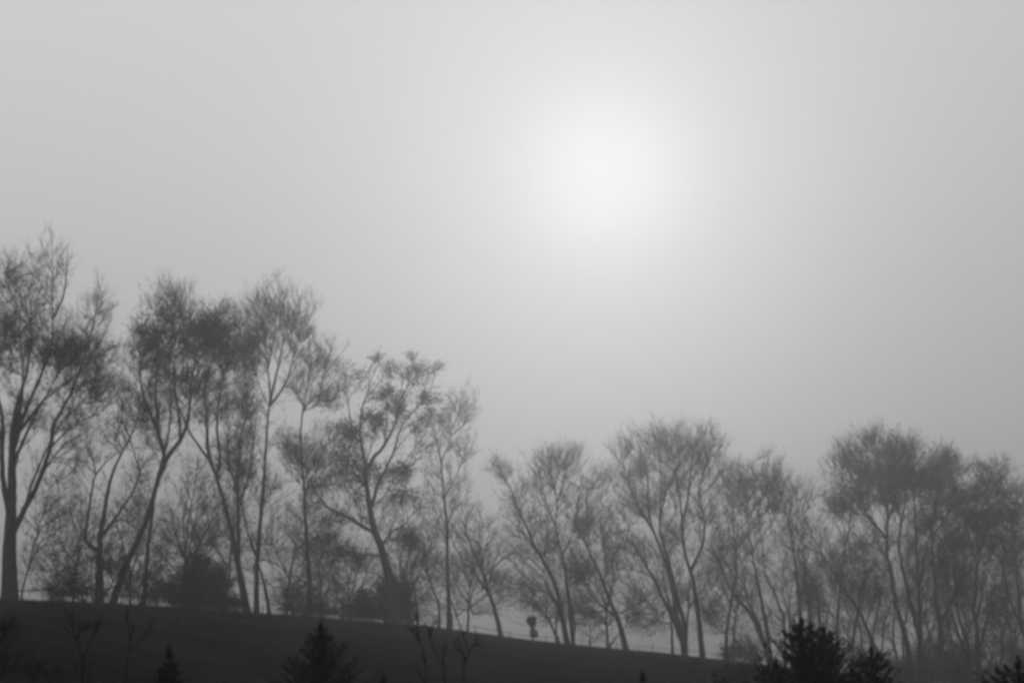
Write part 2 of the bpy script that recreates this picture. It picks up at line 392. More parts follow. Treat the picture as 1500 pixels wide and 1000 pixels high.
tree('tree', 'slender upright tree rising through the fork of the leaning tree', 'tree', 2.5, [
    ([(210, 880), (214, 840), (216, 808), (222, 760), (226, 720), (236, 680), (246, 640), (250, 590), (248, 540), (252, 480), (250, 430)], 6.5, 1.5),
], [(248, 560, 28, 60, 50, 500), (250, 440, 24, 36, 50, 30), (225, 640, 34, 30, 34, 500), (200, 720, 30, 40, 22, 120)], RG)
tree('tree', 'left leaning tree with dark forked limbs just right of the rounded crown', 'tree', -1, [
    ([(362, 896), (352, 844), (344, 800), (332, 752), (320, 708), (310, 680), (280, 636), (266, 606), (256, 580), (252, 550)], 11, 3),
    ([(312, 684), (304, 650), (303, 610), (300, 570), (312, 520), (318, 480)], 6, 2),
    ([(316, 700), (322, 668), (318, 630), (320, 590), (330, 540), (336, 490)], 5, 2),
    ([(350, 824), (349, 760), (348, 700), (352, 660), (352, 640), (362, 600), (360, 550)], 7, 2),
    ([(348, 720), (336, 676), (334, 640), (344, 600)], 4, 1.5),
    ([(350, 740), (366, 690), (372, 640), (376, 600)], 4, 1.5),
], [(330, 500, 40, 46, 90, 2200), (352, 520, 32, 50, 80, 2400), (310, 590, 46, 30, 60, 1500), (356, 600, 30, 36, 50, 1100), (336, 660, 26, 30, 40, 900), (365, 660, 24, 50, 40, 400), (330, 460, 20, 26, 30, 80), (348, 676, 22, 26, 40, 500)], RG, twig=(0.7, 8), leafy=1.8)
tree('tree', 'small pale spindly tree standing inside the dark bushes left of centre', 'tree', 5, [
    ([(266, 870), (272, 816), (276, 760), (284, 720), (288, 690), (292, 660)], 5, 1.5),
    ([(270, 830), (290, 800), (306, 770), (320, 748), (330, 720)], 4, 1.5),
    ([(292, 796), (282, 770), (280, 750)], 3, 1.2),
], [(290, 700, 26, 40, 30, 140), (325, 740, 28, 40, 34, 260), (290, 780, 40, 34, 34, 300), (250, 790, 26, 40, 24, 160)], RG)
tree('tree', 'tall straight tree on a split foot with a high airy crown', 'tree', 0, [
    ([(376, 897), (376, 850), (377, 818), (386, 707), (390, 650), (393, 604), (396, 585), (392, 540), (390, 508), (384, 470), (376, 440)], 8, 1.5),
    ([(394, 897), (388, 860), (377, 822)], 6.5, 5),
    ([(378, 816), (366, 790), (358, 760), (352, 720), (354, 680)], 4, 1.5),
    ([(396, 592), (404, 550), (410, 528), (417, 492), (424, 460), (418, 430)], 4.5, 1.5),
    ([(397, 598), (412, 572), (424, 545), (432, 510), (440, 470)], 4, 1.5),
    ([(392, 540), (400, 500), (404, 470), (402, 430)], 3, 1.2),
], [(410, 450, 46, 42, 130, 260), (440, 490, 24, 36, 60, 900), (372, 460, 34, 28, 56, 300), (392, 490, 36, 34, 56, 300), (370, 520, 22, 34, 46, 1100), (400, 720, 22, 30, 26, 130), (366, 700, 24, 50, 36, 240), (380, 780, 30, 40, 20, 100)], RG, twig=(0.7, 9), up=0.7)
tree('tree', 'thin straight tree with separate leafy clumps halfway up its stem', 'tree', 0.5, [
    ([(454, 901), (452, 833), (447, 753), (445, 711), (441, 666), (441, 626), (444, 601), (452, 559), (462, 545), (478, 530), (488, 508)], 7.5, 1.5),
    ([(444, 604), (452, 590), (466, 580), (478, 572)], 3, 1.5),
    ([(446, 598), (436, 580), (430, 560)], 2.5, 1.2),
    ([(452, 562), (454, 530), (452, 500)], 2.5, 1.2),
    ([(446, 730), (456, 700), (470, 680)], 3, 1.5),
], [(470, 525, 30, 36, 90, 60), (472, 582, 24, 18, 40, 1200), (452, 668, 36, 40, 90, 3000), (424, 650, 22, 30, 40, 900), (490, 640, 20, 30, 24, 250), (434, 560, 24, 30, 36, 30), (430, 760, 30, 40, 26, 140), (478, 690, 20, 24, 26, 700), (440, 800, 30, 30, 16, 90)], RG, twig=(0.6, 8), up=0.6)
tree('oak_tree', 'broad ragged leafy tree with thick leaning trunk near the middle', 'tree', -2, [
    ([(578, 903), (574, 865), (567, 833), (558, 800), (549, 780), (544, 755), (540, 734), (536, 700), (536, 680), (528, 640), (530, 600), (540, 570)], 17, 3),
    ([(546, 778), (530, 770), (517, 761), (498, 752), (479, 742), (468, 728), (460, 715), (452, 690)], 6, 2),
    ([(537, 690), (546, 672), (561, 655), (572, 636), (580, 617), (584, 590), (600, 560), (606, 530)], 6, 1.5),
    ([(542, 740), (556, 705), (571, 674), (580, 650), (587, 626), (604, 604), (626, 580), (640, 545)], 5, 1.5),
    ([(556, 796), (576, 776), (592, 768), (606, 750)], 4, 1.5),
    ([(562, 815), (540, 812), (520, 815), (500, 800)], 3.5, 1.5),
    ([(532, 650), (516, 630), (510, 590), (505, 560)], 4, 1.5),
    ([(538, 715), (518, 690), (506, 670)], 4, 1.5),
], [(555, 572, 18, 16, 26, 430), (582, 587, 20, 20, 34, 700), (632, 586, 20, 16, 26, 520), (606, 548, 20, 18, 30, 430), (516, 625, 26, 20, 36, 900), (513, 668, 24, 26, 44, 1300),
    (548, 612, 24, 18, 36, 900), (542, 694, 24, 22, 40, 900), (587, 690, 20, 22, 36, 700), (571, 540, 14, 14, 18, 160), (555, 526, 12, 12, 14, 120), (640, 538, 14, 8, 12, 90), (510, 550, 34, 16, 34, 330),
    (586, 722, 26, 14, 30, 500), (600, 788, 26, 18, 34, 600), (490, 755, 26, 16, 30, 400), (490, 800, 26, 16, 34, 500), (532, 815, 16, 14, 20, 330), (472, 785, 18, 18, 24, 300), (460, 720, 22, 20, 30, 400),
    (610, 740, 24, 22, 26, 300), (530, 740, 20, 24, 24, 260), (610, 620, 24, 22, 24, 260), (500, 700, 22, 22, 24, 300), (608, 524, 12, 12, 12, 80), (560, 755, 34, 18, 24, 260), (625, 650, 18, 24, 20, 150)], RG, twig=(0.42, 6), leaf=0.10, up=0.2, leafy=1.75, side=60, lobe_scale=1.12)
tree('tree', 'slim bare tree standing alone with a thin forked top', 'tree', 0, [
    ([(660, 920), (656, 848), (654, 772), (650, 722), (647, 690), (648, 674), (657, 652), (662, 630), (673, 598), (680, 575)], 7, 1.2),
    ([(648, 678), (640, 649), (634, 625), (630, 600)], 3, 1.2),
    ([(652, 730), (664, 706), (676, 680), (688, 660)], 2.5, 1),
    ([(654, 770), (664, 745), (672, 728)], 2.5, 1), ([(655, 800), (644, 770), (640, 750)], 2, 1),
    ([(660, 640), (676, 625), (690, 605)], 2, 1),
], [(676, 594, 26, 32, 46, 0), (640, 622, 26, 22, 26, 160), (675, 650, 24, 26, 26, 120), (640, 690, 24, 30, 24, 60), (672, 710, 26, 30, 24, 60), (640, 770, 26, 34, 20, 60)], RG, twig=(0.65, 8))
tree('tree', 'small thin tree with a split stem between the oak and the slim bare tree', 'tree', 3, [
    ([(612, 903), (606, 860), (601, 825), (597, 790), (594, 770)], 4, 1.2), ([(643, 916), (642, 885), (634, 862), (624, 833), (616, 800)], 4.5, 1.2),
    ([(604, 835), (614, 810), (622, 796)], 2.5, 1), ([(655, 858), (640, 834), (624, 806), (618, 780)], 2, 1),
], [(605, 800, 30, 36, 40, 300), (630, 830, 26, 36, 34, 240), (610, 860, 36, 26, 30, 240)], RG)
tree('tree', 'small left leaning tree with sparse leaves at the foot of the clear gap', 'tree', 0, [
    ([(734, 933), (728, 905), (720, 878), (705, 832), (692, 802), (684, 782), (669, 742), (664, 725)], 7.5, 1.2),
    ([(718, 872), (700, 846), (684, 812), (674, 790)], 3.5, 1.2), ([(706, 836), (712, 800), (718, 770)], 2.5, 1),
], [(682, 770, 34, 30, 40, 330), (712, 790, 30, 30, 34, 300), (690, 830, 36, 28, 34, 300), (740, 810, 22, 26, 20, 120), (725, 850, 26, 24, 24, 220), (748, 870, 22, 22, 14, 150)], RG)
tree('tree', 'long left leaning tree ending in a thin hooked top beyond the gap', 'tree', -0.5, [
    ([(831, 943), (825, 908), (818, 875), (812, 853), (800, 828), (787, 807), (770, 769), (758, 742), (749, 719), (738, 698), (732, 685), (728, 668)], 8.5, 1.5),
    ([(787, 806), (774, 790), (762, 770)], 3, 1.2), ([(808, 845), (800, 815), (798, 790)], 2.5, 1.2), ([(822, 895), (806, 868), (798, 850), (786, 838)], 4, 1.2),
], [(732, 682, 16, 18, 30, 40), (755, 725, 22, 26, 34, 180), (770, 800, 40, 26, 46, 600), (765, 760, 30, 24, 34, 200), (800, 800, 24, 30, 30, 300), (752, 850, 40, 26, 36, 300), (795, 760, 26, 40, 30, 160)], RG)
tree('tree', 'upright bare tree with a thin feathery top and twin stems', 'tree', 0.5, [
    ([(840, 943), (836, 905), (833, 874), (828, 840), (823, 815), (814, 769), (816, 735), (806, 693), (802, 664), (800, 645)], 6, 1.2),
    ([(846, 944), (842, 915), (837, 891), (834, 870)], 5, 4), ([(816, 738), (824, 710), (827, 689), (829, 664), (836, 645)], 3, 1.2), ([(814, 770), (800, 740), (788, 710), (782, 690)], 2.5, 1),
    ([(812, 720), (796, 690), (790, 668)], 2, 1),
], [(806, 672, 32, 28, 76, 60), (838, 676, 22, 28, 44, 40), (790, 710, 30, 26, 40, 120), (836, 730, 26, 30, 36, 220), (846, 770, 22, 24, 26, 300), (800, 770, 28, 28, 24, 160)], RG, up=0.6)
tree('sapling', 'short leaning sapling beside the post box on the ridge', 'sapling', -1, [
    ([(819, 942), (806, 912), (796, 895), (789, 887), (779, 868), (774, 852)], 4.5, 1.2),
], [(782, 868, 20, 20, 22, 200), (800, 880, 16, 18, 16, 120)], RG)
tree('tree', 'left leaning forked tree with dark leaf clusters left of the broadest fan', 'tree', 0, [
    ([(917, 952), (907, 912), (898, 890), (890, 870), (875, 832), (861, 803), (846, 773), (832, 756), (819, 744)], 9, 1.8),
    ([(903, 906), (890, 894), (873, 878), (856, 857), (846, 846)], 4.5, 1.2), ([(862, 806), (862, 770), (858, 735), (862, 700)], 3, 1.2), ([(885, 858), (888, 820), (882, 780)], 3, 1),
    ([(846, 774), (846, 740), (852, 700)], 3, 1.2),
], [(854, 836, 24, 18, 40, 1300), (848, 776, 26, 18, 36, 800), (872, 704, 36, 30, 70, 240), (880, 770, 34, 30, 46, 400), (862, 890, 36, 22, 40, 500), (932, 880, 22, 22, 30, 600), (900, 830, 24, 26, 24, 200), (840, 815, 22, 22, 20, 300), (880, 740, 30, 26, 36, 180)], RG)
tree('tree', 'broadest fan of five thick stems right of centre with a wide wispy crown', 'tree', -1, [
    ([(1003, 958), (997, 925), (991, 899), (986, 868), (980, 840), (970, 807), (957, 777), (949, 735), (949, 706), (940, 670), (930, 640)], 8.5, 1.2),
    ([(1014, 960), (1004, 920), (995, 887), (986, 850), (978, 815), (970, 790), (966, 765), (968, 706), (966, 665), (968, 630)], 8, 1.2),
    ([(1029, 962), (1022, 895), (1018, 868), (1014, 845), (1003, 807), (999, 761), (995, 723), (987, 672), (982, 630)], 8.5, 1.2),
    ([(1014, 838), (1022, 815), (1029, 798), (1031, 761), (1024, 719), (1032, 690), (1040, 655)], 5, 1.5),
    ([(997, 941), (988, 910), (974, 882), (962, 855), (949, 832), (932, 803), (920, 786), (907, 773), (892, 757)], 7, 1.5),
    ([(949, 835), (944, 800), (946, 780)], 2.5, 1.2), ([(1000, 770), (1008, 730), (1012, 690), (1020, 640)], 4, 1.2), ([(958, 780), (935, 740), (920, 705), (912, 675)], 4, 1.2),
    ([(966, 766), (976, 720), (990, 690), (1000, 640)], 3.5, 1.2), ([(1010, 955), (1008, 900), (1010, 850)], 5, 4),
], [(985, 650, 60, 36, 170, 500), (930, 676, 34, 40, 80, 300), (1040, 672, 28, 44, 80, 260), (985, 700, 54, 40, 90, 600), (920, 740, 36, 36, 60, 300), (950, 745, 22, 18, 26, 300), (1030, 740, 34, 30, 46, 200), (940, 810, 34, 30, 36, 260), (1040, 830, 26, 40, 34, 300), (1046, 900, 26, 34, 34, 400), (950, 900, 26, 28, 26, 220), (905, 790, 26, 26, 24, 200), (985, 770, 34, 26, 30, 120), (1012, 860, 20, 20, 14, 200)], RG, twig=(0.85, 9), up=0.6)
tree('tree', 'single thin curved stem at the right end of the bare grass edge', 'tree', 0.5, [
    ([(1064, 966), (1064, 930), (1068, 899), (1077, 849), (1078, 820), (1077, 807), (1074, 775), (1073, 748), (1080, 715)], 5.5, 1.2),
    ([(1077, 848), (1066, 826), (1052, 806), (1044, 790)], 2.5, 1.2), ([(1077, 812), (1090, 790), (1098, 770)], 2.5, 1),
], [(1078, 730, 28, 40, 50, 500), (1055, 800, 22, 28, 26, 160), (1096, 770, 22, 26, 24, 200)], RG)
tree('tree', 'bundle of left leaning stems rising from behind the big dark evergreen', 'tree', -1, [
    ([(1130, 974), (1122, 950), (1115, 931), (1104, 905), (1087, 884), (1074, 868), (1060, 840), (1050, 815), (1040, 795)], 10, 1.5),
    ([(1132, 972), (1125, 935), (1119, 897), (1111, 861), (1104, 820), (1099, 786), (1096, 750)], 8, 1.5),
    ([(1126, 950), (1112, 915), (1098, 885), (1092, 865), (1090, 830)], 5, 1.5),
    ([(1149, 912), (1142, 890), (1135, 870), (1122, 840), (1116, 794), (1112, 760)], 5, 1.5), ([(1130, 968), (1118, 942), (1108, 915), (1100, 900)], 4, 2),
    ([(1104, 905), (1100, 870), (1108, 850)], 3, 1.2), ([(1150, 915), (1130, 895), (1120, 886)], 3, 1.5),
], [(1100, 716, 36, 36, 90, 1900), (1120, 690, 30, 30, 60, 420), (1080, 700, 24, 36, 50, 420), (1130, 740, 22, 24, 36, 500), (1060, 780, 26, 30, 30, 200), (1100, 790, 40, 24, 40, 260), (1080, 850, 30, 30, 30, 260), (1140, 700, 20, 30, 36, 60), (1085, 940, 20, 18, 26, 420)], RG, up=0.6)
tree('tree', 'light forked tree behind the tip of the big dark evergreen', 'tree', 2, [
    ([(1172, 965), (1172, 900), (1168, 849), (1162, 807), (1155, 770), (1147, 735), (1139, 702), (1136, 680)], 7, 1.2),
    ([(1204, 965), (1200, 905), (1198, 874), (1190, 850), (1181, 836), (1168, 812), (1160, 795)], 7, 2), ([(1188, 960), (1186, 900), (1180, 850), (1176, 800), (1172, 760), (1166, 730)], 6, 1.2),
    ([(1162, 808), (1152, 800), (1142, 780)], 2, 1), ([(1160, 790), (1160, 760), (1158, 735)], 2, 1),
], [(1148, 720, 30, 34, 60, 100), (1172, 760, 26, 34, 44, 180), (1150, 790, 28, 26, 30, 120), (1185, 880, 18, 46, 60, 1600), (1180, 820, 26, 30, 30, 160), (1178, 720, 26, 22, 30, 60)], RG, up=0.6)
tree('tree', 'thin upright tree with a small open fork right of the dark evergreen', 'tree', 0, [
    ([(1226, 972), (1227, 933), (1229, 874), (1233, 840), (1235, 815), (1237, 798), (1230, 782), (1225, 765), (1224, 745)], 6, 1.2), ([(1237, 800), (1244, 777), (1246, 750), (1252, 720)], 3, 1.2),
    ([(1234, 830), (1250, 810), (1258, 790)], 2, 1),
], [(1226, 735, 24, 30, 50, 500), (1250, 710, 34, 36, 90, 1300), (1262, 800, 26, 30, 26, 160), (1215, 820, 28, 30, 26, 160), (1212, 880, 24, 30, 26, 220)], RG, up=0.5)
tree('tree', 'long thin stem leaning far left across its neighbours on the right', 'tree', 1.5, [
    ([(1300, 985), (1288, 958), (1277, 937), (1261, 899), (1235, 861), (1210, 819), (1189, 782), (1178, 750)], 7, 1.2), ([(1262, 902), (1256, 870), (1258, 840)], 2.5, 1),
], [(1185, 770, 26, 30, 34, 160), (1215, 800, 26, 24, 26, 160), (1262, 860, 34, 30, 40, 400), (1240, 900, 24, 30, 24, 220), (1290, 890, 20, 30, 16, 100)], RG)
tree('tree', 'tall wavy tree whose single spike tops the right hand group', 'tree', -1, [
    ([(1338, 990), (1334, 973), (1326, 930), (1314, 888), (1306, 840), (1300, 815), (1299, 780), (1300, 745), (1290, 706), (1284, 660), (1279, 618)], 9.5, 1.2),
    ([(1314, 968), (1309, 936), (1310, 894), (1308, 866)], 4.5, 3), ([(1300, 790), (1284, 770), (1270, 750), (1262, 720)], 4, 1.2), ([(1300, 760), (1312, 730), (1316, 700), (1308, 660)], 4, 1.2),
    ([(1306, 850), (1288, 800), (1280, 770)], 3, 1.2),
], [(1270, 690, 42, 40, 120, 1700), (1240, 670, 28, 34, 60, 150), (1282, 650, 24, 30, 50, 60), (1258, 730, 40, 26, 70, 1700), (1312, 670, 28, 34, 70, 900), (1300, 720, 30, 30, 40, 900), (1290, 780, 36, 24, 30, 400)], RG, twig=(0.7, 9), up=0.6)
tree('tree', 'vertical thick stem with rounded crown second from the spike topped tree', 'tree', 0, [
    ([(1348, 1000), (1348, 960), (1349, 920), (1346, 870), (1344, 830), (1342, 790), (1340, 740), (1332, 700), (1326, 650)], 9, 1.5),
    ([(1346, 935), (1340, 905), (1334, 882), (1325, 846), (1319, 815), (1317, 790), (1319, 761), (1309, 700), (1313, 645)], 7, 1.5), ([(1345, 856), (1356, 810), (1364, 770), (1362, 720)], 4, 1.5),
    ([(1319, 770), (1328, 730), (1336, 690)], 3, 1.2),
], [(1320, 660, 34, 30, 100, 1200), (1336, 700, 32, 30, 70, 1900), (1318, 720, 24, 34, 40, 600), (1342, 760, 26, 30, 40, 900), (1330, 800, 30, 30, 30, 330), (1330, 870, 24, 26, 20, 160)], RG, twig=(0.7, 9), up=0.6)
tree('tree', 'tree with the darkest leafy mass and a brushy topknot on the right', 'tree', -0.5, [
    ([(1378, 990), (1377, 950), (1377, 912), (1370, 880), (1370, 848), (1366, 815), (1366, 769), (1372, 730), (1380, 690), (1388, 660)], 9.5, 1.5),
    ([(1379, 914), (1386, 896), (1395, 877), (1413, 846), (1426, 822), (1438, 795), (1444, 770)], 6, 1.5), ([(1360, 968), (1362, 939), (1356, 905), (1358, 850), (1360, 800)], 4.5, 1.5),
    ([(1366, 780), (1352, 750), (1348, 720)], 3.5, 1.2), ([(1368, 790), (1388, 750), (1396, 720)], 3.5, 1.2),
], [(1374, 706, 46, 36, 120, 5200), (1390, 668, 24, 22, 60, 260), (1400, 725, 36, 20, 60, 2000), (1372, 760, 34, 24, 50, 1200), (1350, 700, 26, 26, 40, 1000), (1400, 790, 30, 20, 40, 900), (1375, 830, 34, 30, 40, 700), (1398, 850, 22, 24, 24, 400)], RG, twig=(0.6, 9), up=0.6, leafy=1.15)
tree('tree', 'pair of wavy left leaning stems under the dark leafy mass', 'tree', 1.5, [
    ([(1422, 995), (1421, 975), (1416, 939), (1406, 907), (1400, 875), (1398, 840), (1392, 800), (1390, 770)], 7.5, 1.2), ([(1414, 975), (1406, 934), (1395, 901), (1386, 861), (1382, 820)], 6, 1.2),
    ([(1426, 945), (1418, 925), (1420, 905), (1418, 880)], 3, 1),
], [(1395, 790, 30, 30, 40, 500), (1384, 830, 26, 26, 30, 400), (1410, 850, 24, 26, 26, 260), (1420, 900, 18, 26, 16, 120), (1405, 745, 24, 22, 30, 500)], RG)
tree('tree', 'open candelabra tree with dark crown near the right edge', 'tree', 0, [
    ([(1436, 1000), (1434, 984), (1433, 945), (1430, 909), (1426, 893), (1430, 864), (1430, 840), (1438, 800), (1446, 760), (1450, 710), (1450, 680)], 8.5, 1.5),
    ([(1431, 908), (1435, 888), (1437, 872), (1439, 845), (1450, 810), (1462, 780)], 4, 1.2), ([(1436, 955), (1438, 942), (1448, 902), (1452, 880), (1458, 853), (1466, 820)], 4.5, 1.2),
    ([(1438, 950), (1450, 975), (1450, 1000)], 3.5, 3), ([(1427, 896), (1416, 876), (1408, 862)], 2.5, 1),
], [(1446, 750, 40, 32, 100, 4600), (1450, 690, 26, 22, 60, 500), (1444, 712, 34, 18, 40, 900), (1425, 770, 24, 24, 36, 1000), (1470, 800, 30, 30, 40, 900), (1440, 800, 30, 22, 40, 1000), (1465, 860, 26, 30, 26, 260), (1420, 850, 22, 26, 24, 300)], RG, twig=(0.6, 9), up=0.5, leafy=1.15)
tree('tree', 'bare tree leaning in from the right edge of the view', 'tree', 0.5, [
    ([(1512, 1000), (1506, 955), (1500, 930), (1486, 894), (1474, 853), (1466, 820), (1462, 790)], 7.5, 1.5), ([(1500, 932), (1494, 900), (1491, 853), (1488, 810), (1490, 770), (1486, 730)], 6, 1.2),
    ([(1504, 945), (1508, 890), (1506, 840), (1512, 780)], 5, 1.5),
], [(1488, 745, 30, 40, 80, 1900), (1520, 740, 34, 50, 70, 1500), (1480, 710, 20, 26, 40, 200), (1490, 820, 26, 34, 40, 600), (1520, 850, 26, 40, 30, 400), (1475, 880, 20, 26, 16, 140)], RG, up=0.5)
tree('tree', 'thin crooked young tree low at the right edge', 'tree', -1, [
    ([(1490, 1005), (1486, 984), (1482, 944), (1478, 920), (1470, 900), (1460, 888)], 5, 1.2), ([(1458, 1000), (1466, 970), (1472, 950)], 3, 1),
], [(1466, 900, 26, 24, 30, 220), (1480, 950, 26, 24, 30, 300), (1455, 940, 20, 24, 20, 220)], RG)
tree('tree', 'two crossing thin stems left of the spike topped tree', 'tree', 1, [
    ([(1275, 960), (1280, 926), (1288, 880), (1295, 845), (1298, 815)], 3.5, 1.2), ([(1289, 975), (1290, 965), (1295, 915), (1304, 886), (1296, 850)], 3.5, 1.2), ([(1312, 960), (1300, 925), (1290, 905), (1286, 895)], 3, 1.2),
], [(1292, 830, 26, 30, 34, 300), (1278, 850, 22, 26, 24, 220), (1284, 965, 24, 16, 26, 300)], RG)
tree('tree', 'slender bare sapling with drooping side twigs beside the thick edge trunk', 'sapling', 4, [
    ([(32, 870), (42, 830), (52, 792), (62, 755), (72, 716), (78, 695)], 3, 1), ([(72, 690), (82, 700), (86, 720), (86, 740)], 2, 1), ([(52, 792), (64, 770), (78, 760)], 1.8, 0.8),
], [(70, 740, 34, 40, 34, 160), (40, 820, 24, 40, 24, 160), (90, 780, 30, 30, 24, 120), (90, 700, 30, 26, 20, 60)], RG)

tree('tree', 'tangle of thin crossing stems low down under the dark leafy mass', 'tree', 3, [
    ([(1400, 992), (1392, 930), (1384, 880), (1374, 820), (1376, 770)], 4, 1.2), ([(1330, 988), (1322, 940), (1330, 890), (1344, 840), (1350, 790)], 4, 1.2), ([(1366, 990), (1384, 940), (1396, 890), (1400, 840)], 3.5, 1.2),
    ([(1346, 990), (1356, 940), (1374, 900), (1386, 860)], 3.5, 1.2)], [(1372, 800, 30, 40, 40, 500), (1346, 830, 26, 36, 34, 400), (1398, 860, 26, 30, 30, 400), (1360, 900, 40, 30, 30, 300)], RG)
tree('tree', 'group of thin straight stems between the open fork and the spike topped tree', 'tree', 2.5, [
    ([(1246, 980), (1254, 910), (1264, 850), (1270, 790)], 4, 1.2), ([(1262, 982), (1262, 930), (1252, 880), (1246, 830)], 3.5, 1.2), ([(1206, 968), (1212, 900), (1222, 850), (1226, 810)], 3.5, 1.2)],
    [(1268, 800, 26, 36, 34, 300), (1244, 840, 24, 30, 28, 260), (1220, 830, 24, 30, 28, 240)], RG)
tree('tree', 'thin tree with a wavering stem between the candelabra and the right edge', 'tree', 3, [
    ([(1464, 1000), (1470, 930), (1476, 880), (1470, 820), (1474, 770)], 4, 1.2), ([(1448, 998), (1456, 940), (1452, 890)], 3, 1.2)], [(1472, 790, 24, 36, 36, 500), (1456, 880, 22, 30, 26, 300), (1480, 850, 20, 30, 24, 260)], RG)

# paler trees standing further off, seen between the trunks
BG = 'paler trees beyond the ridge'
for px, py, h, w, lab in [(190, 885, 170, 90, 'faint pale tree beyond the leaning fork tree'), (268, 890, 210, 90, 'faint pale tree beyond the left domed bush'), (470, 900, 180, 90, 'faint pale tree beyond the thin straight tree with leaf clumps'),
                          (600, 912, 160, 100, 'faint pale tree just right of the oak trunk'), (685, 922, 130, 80, 'low faint tree beyond the slim bare tree'), (815, 936, 150, 100, 'faint pale tree beyond the twin stemmed bare tree'),
                          (108, 878, 165, 100, 'faint pale tree beyond the fence between the edge tree and the twisted stems'), (330, 890, 190, 80, 'faint pale tree beyond the dark bushes left of centre'),
                          (420, 895, 160, 100, 'faint pale tree beyond the tall straight tree'), (510, 905, 110, 90, 'low pale tree beyond the oak'), 
                          (890, 940, 170, 90, 'faint pale tree beyond the forked tree with leaf clusters'), (985, 948, 180, 90, 'faint pale tree seen between the stems of the broad fan'),
                          (1075, 955, 190, 90, 'faint pale tree beyond the thin curved stem'), (1160, 960, 170, 90, 'faint pale tree behind the bundle of leaning stems'), (1250, 968, 180, 90, 'faint pale tree beyond the small open fork'),
                          (1345, 975, 200, 90, 'faint pale tree beyond the vertical thick stem'), (1420, 985, 210, 90, 'faint pale tree beyond the candelabra tree'), (1490, 992, 190, 80, 'faint pale tree beyond the right edge group')]:
    r2 = np.random.default_rng(int(px)); s = lambda a: float(r2.uniform(-a, a))
    st = [([(px, py), (px + s(6), py - h * 0.3), (px + s(14), py - h * 0.6), (px + s(18), py - h * 0.95)], 4.5, 1), ([(px + 1, py - h * 0.25), (px + 12 + s(6), py - h * 0.5), (px + 22 + s(8), py - h * 0.8)], 3, 1),
          ([(px - 1, py - h * 0.3), (px - 14 + s(5), py - h * 0.5), (px - 22 + s(8), py - h * 0.75)], 2.5, 1)]
    tree('tree', lab, 'tree', 26 + float(r2.uniform(0, 16)), st, [(px + s(8), py - h * 0.75, w * 0.5, h * 0.3, 50, 300), (px - w * 0.4 + s(14), py - h * 0.45 + s(20), w * 0.45, h * 0.2, 36, 330), (px + w * 0.4 + s(14), py - h * 0.5 + s(20), w * 0.45, h * 0.2, 36, 330), (px + s(30), py - h * 0.25, w * 0.6, h * 0.13, 26, 300)], BG, twig=(0.8, 6), leaf=0.1, spread=1.1, leafy=0.4 if px > 1200 else 0.7, side=40 if px > 1200 else 70)

# ------------------------------------------------------------------ bushes along the ridge
BU = 'bushes along the ridge'
def bush(label, px, py, lobes, depth=0.0, leaf=0.085, seed=0, group=BU, twig=(0.5, 6), tip_r=0.006, absd=False):
    r2 = np.random.default_rng(zlib.crc32(label.encode())); st = []
    for i, (cx, cy, rx, ry, a, b) in enumerate(lobes):
        bx = px + (cx - px) * 0.4 + float(r2.uniform(-3, 3))
        st.append(([(bx, py), (bx + (cx - bx) * 0.4, py + (cy - py) * 0.5), (cx, cy)], 3.5, 1.2))
    return tree('bush', label, 'bush', depth, st, lobes, group, twig=twig, leaf=leaf, tip_r=tip_r, up=0.25, seed=seed, depth_is_abs=absd, side=0, leafy=2.0)
bush('mottled leafy bush round the feet of the twisted tree', 136, 882, [(100, 832, 34, 36, 50, 1500), (140, 815, 30, 26, 40, 1000), (172, 838, 26, 36, 40, 1000), (90, 862, 34, 18, 30, 900), (130, 862, 40, 20, 40, 1300), (66, 850, 24, 26, 24, 330)], 1.5)
bush('dark bush filling the gap at the foot of the leaning fork tree', 205, 888, [(196, 850, 22, 34, 34, 800), (224, 850, 24, 36, 40, 1100), (210, 876, 30, 14, 24, 700)], 2)
bush('dense dark domed bush, the left of a joined pair', 280, 892, [(282, 838, 36, 30, 90, 4200), (258, 862, 28, 26, 60, 2600), (290, 868, 40, 24, 70, 3200)], 1)
bush('dense dark domed bush, the right of a joined pair', 328, 894, [(326, 850, 26, 32, 70, 2900), (318, 872, 32, 20, 50, 2300), (345, 880, 18, 18, 30, 900)], 1)
bush('loose leafy bush at the foot of the thin straight tree', 440, 902, [(420, 872, 24, 24, 40, 1000), (450, 866, 24, 26, 40, 1200), (474, 882, 22, 18, 30, 900), (440, 888, 40, 12, 30, 1000)], 1)
bush('dark rounded bush behind the foot of the oak', 560, 912, [(576, 866, 28, 34, 80, 3600), (545, 880, 30, 26, 60, 2600), (520, 890, 24, 18, 40, 1300), (596, 890, 20, 24, 36, 1200), (555, 896, 44, 14, 36, 1700)], 1)
bush('sparse drooping bush between the loose bush and the oak', 500, 906, [(500, 862, 30, 18, 30, 420), (486, 880, 20, 20, 22, 300)], 3)
bush('small dark leafy bush at the end of the bare grass edge', 1085, 972, [(1080, 950, 18, 16, 30, 800), (1100, 955, 16, 18, 26, 700)], 0)
bush('low twiggy bush under the left leaning forked tree', 868, 948, [(865, 915, 26, 20, 30, 420), (930, 905, 16, 20, 20, 160)], 2)
bush('dense brushy thicket filling the lower right under the leafy mass', 1400, 1006, [(1395, 966, 42, 34, 120, 2200), (1360, 976, 36, 26, 80, 1500), (1432, 972, 32, 30, 80, 1500), (1325, 986, 32, 20, 50, 1900), (1400, 990, 60, 14, 50, 2600)], 1.5, twig=(0.8, 10))
bush('low dark brush at the bottom right corner', 1480, 1012, [(1480, 985, 24, 22, 40, 1000), (1500, 970, 24, 30, 40, 1000), (1462, 995, 24, 12, 24, 700)], 0.5)
